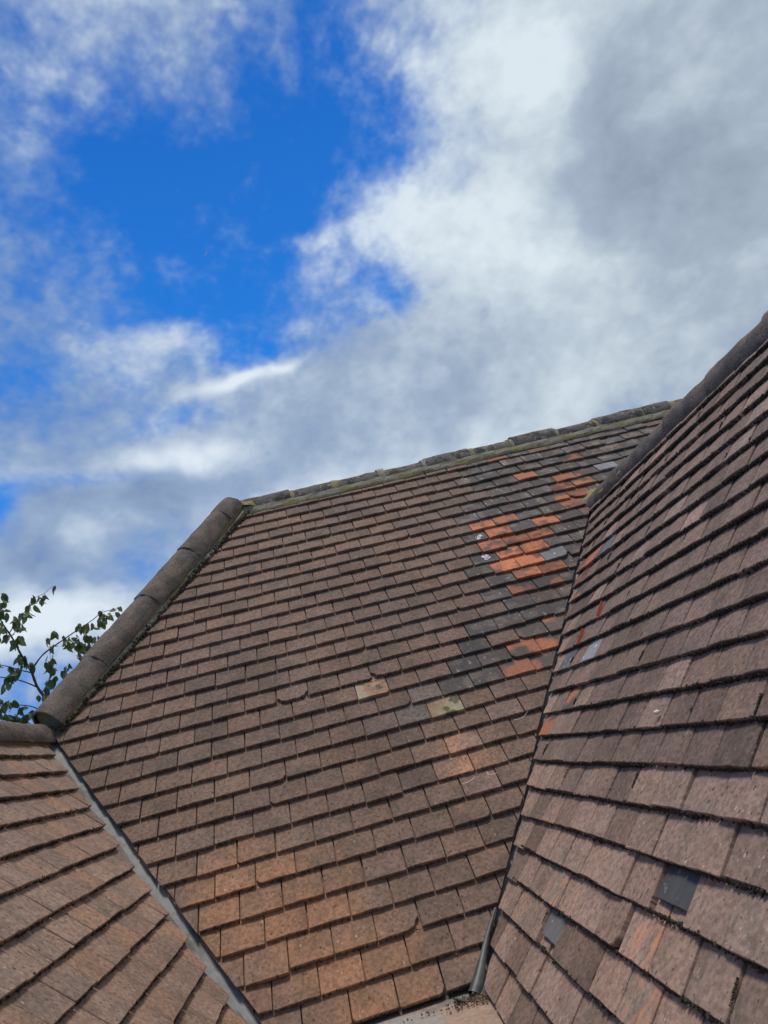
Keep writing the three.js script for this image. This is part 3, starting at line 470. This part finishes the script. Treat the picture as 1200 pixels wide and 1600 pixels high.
{ // ridge of the right wing
  part('mortar_core', core(V(2.15, cy + 1.10, -4.58), V(2.15, cy + 1.10, -0.65), 0.088), MAT.mortar, rightRoof);
  const zs = [-4.62, -4.20, -3.76, -3.30, -2.86, -2.40, -1.95, -1.5, -1.05, -0.6], r = rng(71);
  for (let i = 0; i + 1 < zs.length; i++) { const e = (r() - 0.5) * 0.02, f = (r() - 0.5) * 0.016; part('ridge_tile', halfRound(V(2.15 + e, cy + 1.108 + f, zs[i] - 0.02), V(2.15 + e, cy + 1.108 - f * 0.5, zs[i + 1] + 0.01), V(0, 1, 0), 0.119, 0.106, 1.8, 500 + i), MAT.hip, rightRoof); }
  const bed = []; for (let k = 0; k <= 50; k++) bed.push(R.at(mix(-4.5, -0.6, k / 50), 2.225 + 0.01 * Math.sin(k * 1.7), 0.0)); part('mortar_bedding', rough(bed, 0.022, 35, 0.9), MAT.mortar, rightRoof);
  part('mortar_bedding', rough([V(2.02, cy + 1.10, -4.56), V(2.1, cy + 1.16, -4.60), V(2.17, cy + 1.22, -4.64), V(2.25, cy + 1.16, -4.62)], 0.05, 36, 0.9), MAT.mortar, rightRoof);
}
{ // ridge of the left wing
  part('mortar_core', core(V(-1.462, cy + 0.43, -4.0), V(-1.462, cy + 0.43, -1.52), 0.072), MAT.mortar, leftRoof);
  const zs = [-4.02, -3.62, -3.2, -2.78, -2.36, -1.94, -1.5], r = rng(72);
  for (let i = 0; i + 1 < zs.length; i++) { const e = (r() - 0.5) * 0.012; part('ridge_tile', halfRound(V(-1.462 + e, cy + 0.438, zs[i] - 0.01), V(-1.462 + e, cy + 0.438 + e * 0.5, zs[i + 1] - 0.006), V(0, 1, 0), 0.096, 0.090, 1.75, 600 + i), MAT.hip, leftRoof); }
  const bed = []; for (let k = 0; k <= 30; k++) bed.push(L.at(mix(1.5, 4.0, k / 30), 1.235 + 0.006 * Math.sin(k * 1.7), -0.01)); part('mortar_bedding', rough(bed, 0.018, 37, 0.9), MAT.mortar, leftRoof);
}

// ------------------------------------------------------------------ valleys
function valleyLine(F, G, y) {                         // point on both slopes at height y above the camera
  const det = (a, b, c, d) => a * d - b * c, A = F.N, B = G.N, Y = cy + y, ca = F.O.dot(A) - A.y * Y, cb = G.O.dot(B) - B.y * Y, D = det(A.x, A.z, B.x, B.z); return V(det(ca, A.z, cb, B.z) / D, Y, det(A.x, ca, B.x, cb) / D);
}
function channel(F, G, y0, y1, half, drop, seed, name, roof, bulge) {
  const n = 26, m = 10, pos = [], uv = [], idx = [], a0 = valleyLine(F, G, y0), a1 = valleyLine(F, G, y1), d = a1.clone().sub(a0).normalize(), up = F.N.clone().add(G.N).normalize(), side = V(0, 0, 0).crossVectors(d, up).normalize(), len = a0.distanceTo(a1);
  for (let i = 0; i <= n; i++) for (let j = 0; j <= m; j++) {
    const f = j / m * 2 - 1, w = half * f, h = drop + bulge(f, i / n) + (vnoise(i * 0.6, j * 0.5, seed) - 0.5) * 0.008;
    const p = a0.clone().addScaledVector(d, len * i / n).addScaledVector(side, w).addScaledVector(up, h); pos.push(p.x, p.y, p.z); uv.push(w, len * i / n);
    if (i < n && j < m) { const q = i * (m + 1) + j; idx.push(q, q + 1, q + m + 2, q, q + m + 2, q + m + 1); }
  }
  const g = new THREE.BufferGeometry(); g.setAttribute('position', new THREE.Float32BufferAttribute(pos, 3)); g.setAttribute('uv', new THREE.Float32BufferAttribute(uv, 2)); g.setIndex(idx); g.computeVertexNormals();
  return part(name, g, MAT.lead, roof);
}
channel(M, L, 0.44, -0.93, 0.12, -0.012, 3, 'valley_lining', mainRoof, (f) => 0.055 * f * f - 0.02);
channel(M, R, 1.05, -0.93, 0.06, -0.030, 4, 'valley_lining', rightRoof, (f) => 0.03 * f * f - 0.01);
{ // rolled lead at the foot of the right-hand valley, opening out like a funnel
  const a = valleyLine(M, R, -0.70), b = valleyLine(M, R, -0.895), d = b.clone().sub(a), up = M.N.clone().add(R.N).normalize(), n = 16, m = 12, pos = [], uv = [], idx = [], side = V(0, 0, 0).crossVectors(d, up).normalize();
  for (let layer = 0; layer < 2; layer++) for (let i = 0; i <= n; i++) for (let j = 0; j <= m; j++) {
    const t = i / n, rad = (0.005 + 0.020 * t ** 1.6) - layer * 0.002, f = mix(-2.0, 1.9, j / m); const p = a.clone().addScaledVector(d, t * 1.03).addScaledVector(up, 0.012 + rad * 0.5 + Math.cos(f) * rad).addScaledVector(side, Math.sin(f) * rad + 0.006 * Math.sin(t * 5)); pos.push(p.x, p.y, p.z); uv.push(f * rad, t * 0.4);
    if (i < n && j < m) { const q = layer * (n + 1) * (m + 1) + i * (m + 1) + j; idx.push(q, q + 1, q + m + 2, q, q + m + 2, q + m + 1); }
  }
  const g = new THREE.BufferGeometry(); g.setAttribute('position', new THREE.Float32BufferAttribute(pos, 3)); g.setAttribute('uv', new THREE.Float32BufferAttribute(uv, 2)); g.setIndex(idx); g.computeVertexNormals();
  part('lead_roll', g, MAT.darkLead, rightRoof);
  const foot = b.clone().addScaledVector(up, -0.004); const s = new THREE.BoxGeometry(0.11, 0.004, 0.06, 8, 1, 4), sp = s.attributes.position; for (let i = 0; i < sp.count; i++) sp.setY(i, sp.getY(i) + 0.018 * (sp.getX(i) / 0.055) ** 2 + 0.004 * Math.sin(sp.getZ(i) * 90)); s.computeVertexNormals(); s.rotateY(0.3); s.translate(foot.x - 0.03, cy - 0.89, foot.z + 0.02); part('lead_flap', s, MAT.darkLead, rightRoof);
}

// ------------------------------------------------------------------ moss along the tails and in the joints
function clump(seed) { const g = new THREE.IcosahedronGeometry(1, 1), p = g.attributes.position; for (let i = 0; i < p.count; i++) { const k = 0.7 + 0.6 * hash(Math.round(p.getX(i) * 50), Math.round(p.getY(i) * 50) + Math.round(p.getZ(i) * 50) * 7, seed); p.setXYZ(i, p.getX(i) * k, p.getY(i) * k * 0.8, p.getZ(i) * k); } g.computeVertexNormals(); return g; }
const clumpG = clump(4);
function scatter(name, roof, list, material) {          // list of [point, size vector, turn]
  const m = new THREE.InstancedMesh(clumpG, material, list.length), q = new THREE.Quaternion(), mt = new THREE.Matrix4(), e = new THREE.Euler(); m.name = name; m.userData.kind = 'stuff'; m.castShadow = m.receiveShadow = true;
  list.forEach(([p, s, t], i) => { e.set(t * 3, t * 7, t * 5); m.setMatrixAt(i, mt.compose(p, q.setFromEuler(e), s))}); roof.add(m); return m;
}
function mossOn(F, rows, ua, ub, density, size, inside, seed, sweep) {
  const r = rng(seed), out = [];
  for (let row = rows[0]; row <= rows[1]; row++) {
    const tail = F.s0 - F.gauge * row, n = Math.round((ub - ua) * density);
    for (let i = 0; i < n; i++) {
      const u = mix(ua, ub, r()), patchy = fbm(u * 3 + row * 7, row * 3.3, seed, 3); if (r() > smooth(0.16, 0.55, patchy)) continue;
      const low = r(), p = F.at(u, tail - 0.0005 - 0.010 * r() * r() * r() * sweep * low, -THICK * (0.28 + 0.72 * low) + 0.001); if (!inside(u, tail, p)) continue;
      const k = size * (0.45 + 0.9 * r() * r()); out.push([p, V(k * (1 + r()), k * 0.7, k), r()]);
    }
  }
  return out;
}
const far = (F, G, gap) => { const h = cut(F, G, gap); return (u, s) => h.c + h.a * u + h.b * s > 0; };
{
  const inR = far(R, M, 0.05), inM1 = far(M, L, 0.03), inM2 = far(M, R, 0.02), inL = far(L, M, 0.09);
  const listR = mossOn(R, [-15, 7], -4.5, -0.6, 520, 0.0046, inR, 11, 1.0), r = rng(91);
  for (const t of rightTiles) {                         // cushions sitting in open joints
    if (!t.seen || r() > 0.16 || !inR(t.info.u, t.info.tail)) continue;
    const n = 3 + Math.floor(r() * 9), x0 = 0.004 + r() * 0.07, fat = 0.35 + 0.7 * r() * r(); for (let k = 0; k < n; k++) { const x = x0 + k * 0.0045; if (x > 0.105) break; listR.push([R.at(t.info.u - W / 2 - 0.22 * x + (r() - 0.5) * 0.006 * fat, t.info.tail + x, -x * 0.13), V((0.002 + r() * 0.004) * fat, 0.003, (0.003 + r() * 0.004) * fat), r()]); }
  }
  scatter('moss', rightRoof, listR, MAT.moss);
  scatter('moss', mainRoof, mossOn(M, [14, 29], -1.3, 2.4, 110, 0.0040, (u, s) => inM1(u, s) && inM2(u, s) && u > hipU(s) + 0.02, 12, 0.6), MAT.moss);
  scatter('moss', leftRoof, mossOn(L, [0, 13], 1.0, 4.2, 170, 0.0042, inL, 13, 0.8), MAT.moss);
  // dirt along the hip
  const hipDirt = []; for (let i = 0; i < 500; i++) { const s = mix(2.9, 4.66, r()); hipDirt.push([M.at(hipU(s) + (r() - 0.6) * 0.03, s, (r() - 0.4) * 0.016), V(0.004 + r() * 0.008, 0.004 + r() * 0.004, 0.004 + r() * 0.008), r()]); } scatter('moss', mainRoof, hipDirt, MAT.moss);
}
{ // litter washed to the foot of the valley
  const r = rng(55), out = [], f = M.hit(745, 1555);
  const y = cy - 0.888; for (let i = 0; i < 230; i++) { const t = r() * r() * r(); const x = 0.31 - 0.55 * t + (r() + r() - 1) * 0.05, z = -2.79 + (r() + r() - 1) * 0.05 * (1.4 - t); if (t > 0.25 && t < 0.5 && r() < 0.7) continue; out.push([V(x, y + 0.004 + r() * 0.008, z), V(0.002 + r() * 0.004, 0.0012 + r() * 0.0016, 0.0015 + r() * 0.003), r() * 9]); }
  const m = scatter(numbered('leaf_litter'), scene, out, MAT.litter); m.userData.label = 'crumbled leaf litter gathered at the foot of the valley'; m.userData.category = 'litter';
}

// ------------------------------------------------------------------ small marks and loose pieces
function splat(F, px, py, rad, seed) {
  const h = F.hit(px, py), r = rng(seed), gs = [];
  for (let k = 0; k < 7; k++) { const a = r() * 6.28, d = k ? rad * (0.5 + r()) : 0, q = (k ? 0.15 + 0.4 * r() : 0.6) * rad, n = 9, pts = []; for (let i = 0; i < n; i++) { const f = i / n * 6.283, w = q * (0.7 + 0.6 * r()); pts.push(F.at(h.u + Math.cos(a) * d + Math.cos(f) * w, h.s + Math.sin(a) * d * 0.6 + Math.sin(f) * w * 0.8, -0.0035)); } gs.push(slab(pts, 0.0025, F.N)); }
  return mergeGeometries(gs);
}
for (const path of [[[722, 1222], [732, 1219], [740, 1213], [745, 1205], [744, 1199]], [[760, 1202], [764, 1207], [772, 1207], [778, 1203], [777, 1196]], [[803, 1122], [812, 1120], [820, 1114], [826, 1109]]]) part('mortar_smear', new THREE.TubeGeometry(new THREE.CatmullRomCurve3(path.map(([x, y]) => { const h = M.hit(x, y); const k = (h.s - (M.s0 - M.gauge * Math.ceil(h.row))) * THICK / M.gauge; return M.at(h.u, h.s, -k - 0.0005); })), 16, 0.0016, 6, false), MAT.white, mainRoof);
for (const [px, py, rad, s] of [[748, 838, 0.022, 1], [757, 869, 0.030, 2]]) part('bird_dropping', splat(M, px, py, rad, s), MAT.white, mainRoof);
{ const h = R.hit(1026, 1113, 0.008), g = new THREE.SphereGeometry(0.0085, 14, 10); g.scale(1.15, 0.8, 0.95); const p = g.attributes.position; for (let i = 0; i < p.count; i++) { const k = 1 + 0.12 * Math.sin(p.getX(i) * 900 + p.getY(i) * 700); p.setXYZ(i, p.getX(i) * k, p.getY(i) * k, p.getZ(i) * k); } g.computeVertexNormals(); const m = part(numbered('pebble'), g, MAT.white, scene); m.position.copy(h.p); tag(m, 'small white pebble lodged in a tile joint on the steep wing', 'pebble'); }
for (const [px, py] of [[937, 950], [907, 993]]) {      // fresh red breaks where a tile stands on edge
  const h = R.hit(px, py, 0.006), pts = [[-0.002, -0.045], [0.0025, -0.047], [0.0028, 0.0], [0.001, 0.04], [-0.002, 0.02]].map(([u, s]) => R.at(h.u + u - 0.22 * s, h.s + s, 0.012)); part('broken_tile_edge', slab(pts, 0.016, R.N), MAT.red, rightRoof);
}

// ------------------------------------------------------------------ tree beyond the hip
{
  const tree = thing('cherry_tree', 'leafy tree with thin arching branches rising behind the hip', 'tree'), r = rng(808);
  const DEPTH = 10, at = (u, v, d = DEPTH) => { const dir = pixelDir(u / 6, 900 + v / 6); return camOrigin.clone().addScaledVector(dir, d); };
  const limb = (name, pts, r0, r1) => { const c = new THREE.CatmullRomCurve3(pts), n = Math.max(8, pts.length * 5), g = new THREE.TubeGeometry(c, n, 1, 7, false), p = g.attributes.position; for (let i = 0; i < p.count; i++) { const k = Math.floor(i / 8), q = c.getPointAt(k / n), w = mix(r0, r1, k / n) * (0.9 + 0.2 * hash(k, 3, 5)); p.setXYZ(i, q.x + (p.getX(i) - q.x) * w, q.y + (p.getY(i) - q.y) * w, q.z + (p.getZ(i) - q.z) * w); } g.computeVertexNormals(); part(name, g, MAT.bark, tree); return c; };
  const base = at(430, 1500); limb('trunk', [V(base.x, -0.1, base.z), V(base.x + 0.05, 2.5, base.z), at(470, 1320), at(430, 1150)], 0.10, 0.02);
  limb('branch', [at(430, 1150), at(350, 1040), at(290, 890), at(195, 735), at(120, 590), at(20, 440), at(-40, 340)], 0.019, 0.007);
  limb('branch', [at(290, 890), at(400, 740, 9.9), at(590, 600, 9.8), at(720, 510, 9.75), at(870, 410, 9.7), at(950, 345, 9.7), at(1130, 300, 9.7)], 0.011, 0.003);
  limb('branch', [at(290, 905), at(180, 880), at(100, 855), at(-20, 830)], 0.008, 0.005);
  limb('branch', [at(345, 1040), at(250, 1000), at(130, 965), at(-20, 945)], 0.009, 0.006);
  limb('branch', [at(90, 530), at(150, 440), at(250, 310), at(310, 215), at(410, 165), at(490, 95)], 0.007, 0.002);
  limb('branch', [at(400, 1260), at(280, 1220), at(170, 1208), at(-20, 1195)], 0.008, 0.004);
  limb('branch', [at(470, 735), at(468, 640), at(470, 580)], 0.005, 0.003);
  limb('branch', [at(390, 1100), at(450, 1000), at(480, 900), at(470, 740)], 0.006, 0.002);
  // a leaf: pointed oval folded along its midrib
  const leafG = [0, 1, 2].map((v) => { const n = 6, pos = [], idx = [], L = 0.130 - v * 0.014, Wd = 0.030 + v * 0.004; for (let i = 0; i <= n; i++) { const t = i / n, w = Wd * Math.pow(Math.sin(Math.PI * Math.pow(t, 0.85)), 0.8), y = -t * L, b = -0.018 * t * t * (1 + v); pos.push(-w, y, b + w * 0.35, 0, y, b, w, y, b + w * 0.35); if (i < n) { const k = i * 3; idx.push(k, k + 3, k + 1, k + 1, k + 3, k + 4, k + 1, k + 4, k + 2, k + 2, k + 4, k + 5); } } const g = new THREE.BufferGeometry(); g.setAttribute('position', new THREE.Float32BufferAttribute(pos, 3)); g.setIndex(idx); g.computeVertexNormals(); return g; });
  const leafM = [[0.085, 0.115, 0.028], [0.11, 0.14, 0.034], [0.17, 0.185, 0.05], [0.06, 0.09, 0.026]].map((c) => new THREE.MeshPhysicalMaterial({ color: new THREE.Color().setRGB(...c), roughness: 0.85, transmission: 0.5, thickness: 0, side: THREE.DoubleSide }));
  const clusters = [[20, 180, 30, 45, 7], [40, 265, 40, 30, 7], [40, 355, 45, 40, 10], [20, 480, 25, 45, 5], [10, 590, 15, 30, 3], [65, 580, 30, 30, 6], [105, 650, 30, 35, 6], [170, 605, 35, 35, 7], [155, 520, 30, 40, 7], [150, 455, 35, 35, 8], [200, 385, 40, 35, 9], [260, 350, 35, 40, 8], [290, 290, 35, 35, 8], [310, 225, 35, 30, 9], [380, 220, 45, 30, 9], [415, 205, 25, 30, 5], [512, 115, 12, 14, 2], [130, 400, 10, 20, 2], [205, 470, 10, 35, 3], [215, 590, 12, 30, 3],
    [175, 765, 25, 25, 4], [225, 790, 35, 50, 10], [225, 850, 30, 22, 6], [275, 830, 15, 20, 3], [510, 540, 35, 25, 6], [440, 600, 12, 18, 2], [495, 670, 12, 45, 5], [590, 590, 15, 15, 3], [605, 635, 25, 15, 4], [655, 600, 25, 20, 5], [650, 660, 30, 35, 7], [700, 650, 30, 35, 6], [745, 650, 25, 30, 5], [755, 485, 35, 28, 8], [835, 470, 45, 35, 10], [940, 370, 50, 40, 11], [1000, 395, 35, 40, 8], [920, 430, 30, 25, 5], [960, 440, 25, 25, 4], [1030, 370, 12, 40, 3], [1070, 345, 12, 35, 3], [1110, 315, 18, 25, 4], [735, 590, 30, 25, 5], [800, 590, 35, 30, 7], [860, 600, 45, 35, 11], [910, 590, 25, 25, 5], [790, 680, 25, 35, 5], [740, 745, 35, 40, 9], [830, 650, 35, 30, 6],
    [640, 850, 35, 22, 7], [590, 920, 30, 15, 4], [470, 790, 45, 45, 11], [440, 850, 30, 30, 6], [490, 890, 35, 50, 9], [520, 960, 25, 40, 5], [470, 990, 40, 40, 9], [450, 1060, 40, 35, 9], [430, 1110, 25, 30, 5], [365, 1140, 15, 15, 2], [85, 875, 12, 20, 3], [125, 905, 20, 25, 4], [175, 885, 15, 20, 3], [5, 850, 10, 20, 2], [95, 965, 35, 35, 7], [60, 1010, 25, 25, 4], [40, 1065, 15, 20, 2], [150, 935, 8, 15, 1], [20, 1180, 30, 25, 6], [90, 1195, 40, 25, 8], [140, 1195, 25, 20, 4], [180, 1255, 8, 15, 1], [228, 1245, 15, 15, 2], [40, 1230, 45, 30, 9], [265, 1310, 20, 25, 4], [300, 1290, 20, 15, 3], [60, 1320, 60, 30, 12], [180, 1350, 40, 22, 9], [90, 1360, 60, 20, 10], [10, 1300, 25, 30, 6], [240, 1355, 25, 12, 4], [130, 1330, 30, 20, 5]];
  const crown = new THREE.Group(); crown.name = 'crown'; tree.add(crown); const extra = []; let made = 0;
  for (const [cx, cyy, rx, ry, n] of clusters) for (let i = 0; i < Math.ceil(n * 0.62); i++) {
    const p = at(cx + (r() + r() - 1) * rx, cyy - 22 + (r() + r() - 1) * ry, 9.85 + (r() - 0.5) * 0.35), v = Math.floor(r() * 3), q = new THREE.Quaternion().setFromEuler(new THREE.Euler((r() - 0.5) * 1.3, r() * 6.28, (r() - 0.5) * 1.5, 'YXZ')), k = 0.7 + 0.45 * r();
    if (made < 300) { const m = part('leaf', leafG[v], leafM[Math.floor(r() * 4)], crown); m.position.copy(p); m.quaternion.copy(q); m.scale.setScalar(k); made++; }
    else extra.push(leafG[v].clone().applyMatrix4(new THREE.Matrix4().compose(p, q, V(k, k, k))));
  }
  if (extra.length) { const m = part('more_leaves', mergeGeometries(extra), leafM[1], crown); m.userData.kind = 'stuff'; }
}
{ // gull far up in the blue
  const c = camOrigin.clone().addScaledVector(pixelDir(322, 398), 90), pos = [], idx = [];
  const rows = [[-0.42, 0.02, 0.015, 0.03], [-0.25, 0.10, 0.018, 0.09], [-0.06, 0.03, 0.03, 0.13], [0, 0, 0.05, 0.22], [0.06, 0.03, 0.03, 0.13], [0.25, 0.10, 0.018, 0.09], [0.42, 0.02, 0.015, 0.03]];
  rows.forEach(([x, y, t, l], i) => { pos.push(x, y + t, 0, x, y, l, x, y - t, 0, x, y, -l); if (i) for (let k = 0; k < 4; k++) { const a = (i - 1) * 4 + k, b = (i - 1) * 4 + (k + 1) % 4; idx.push(a, b, b + 4, a, b + 4, a + 4); } });
  idx.push(0, 1, 2, 0, 2, 3, 24, 26, 25, 24, 27, 26);
  const g = new THREE.BufferGeometry(); g.setAttribute('position', new THREE.Float32BufferAttribute(pos, 3)); g.setIndex(idx); g.computeVertexNormals();
  const m = part('gull', g, MAT.white, scene); m.position.copy(c); m.rotation.set(0.6, 0.3, 0.75); tag(m, 'tiny white bird gliding in the blue gap between clouds', 'bird');
}
renderer.render(scene, camera);
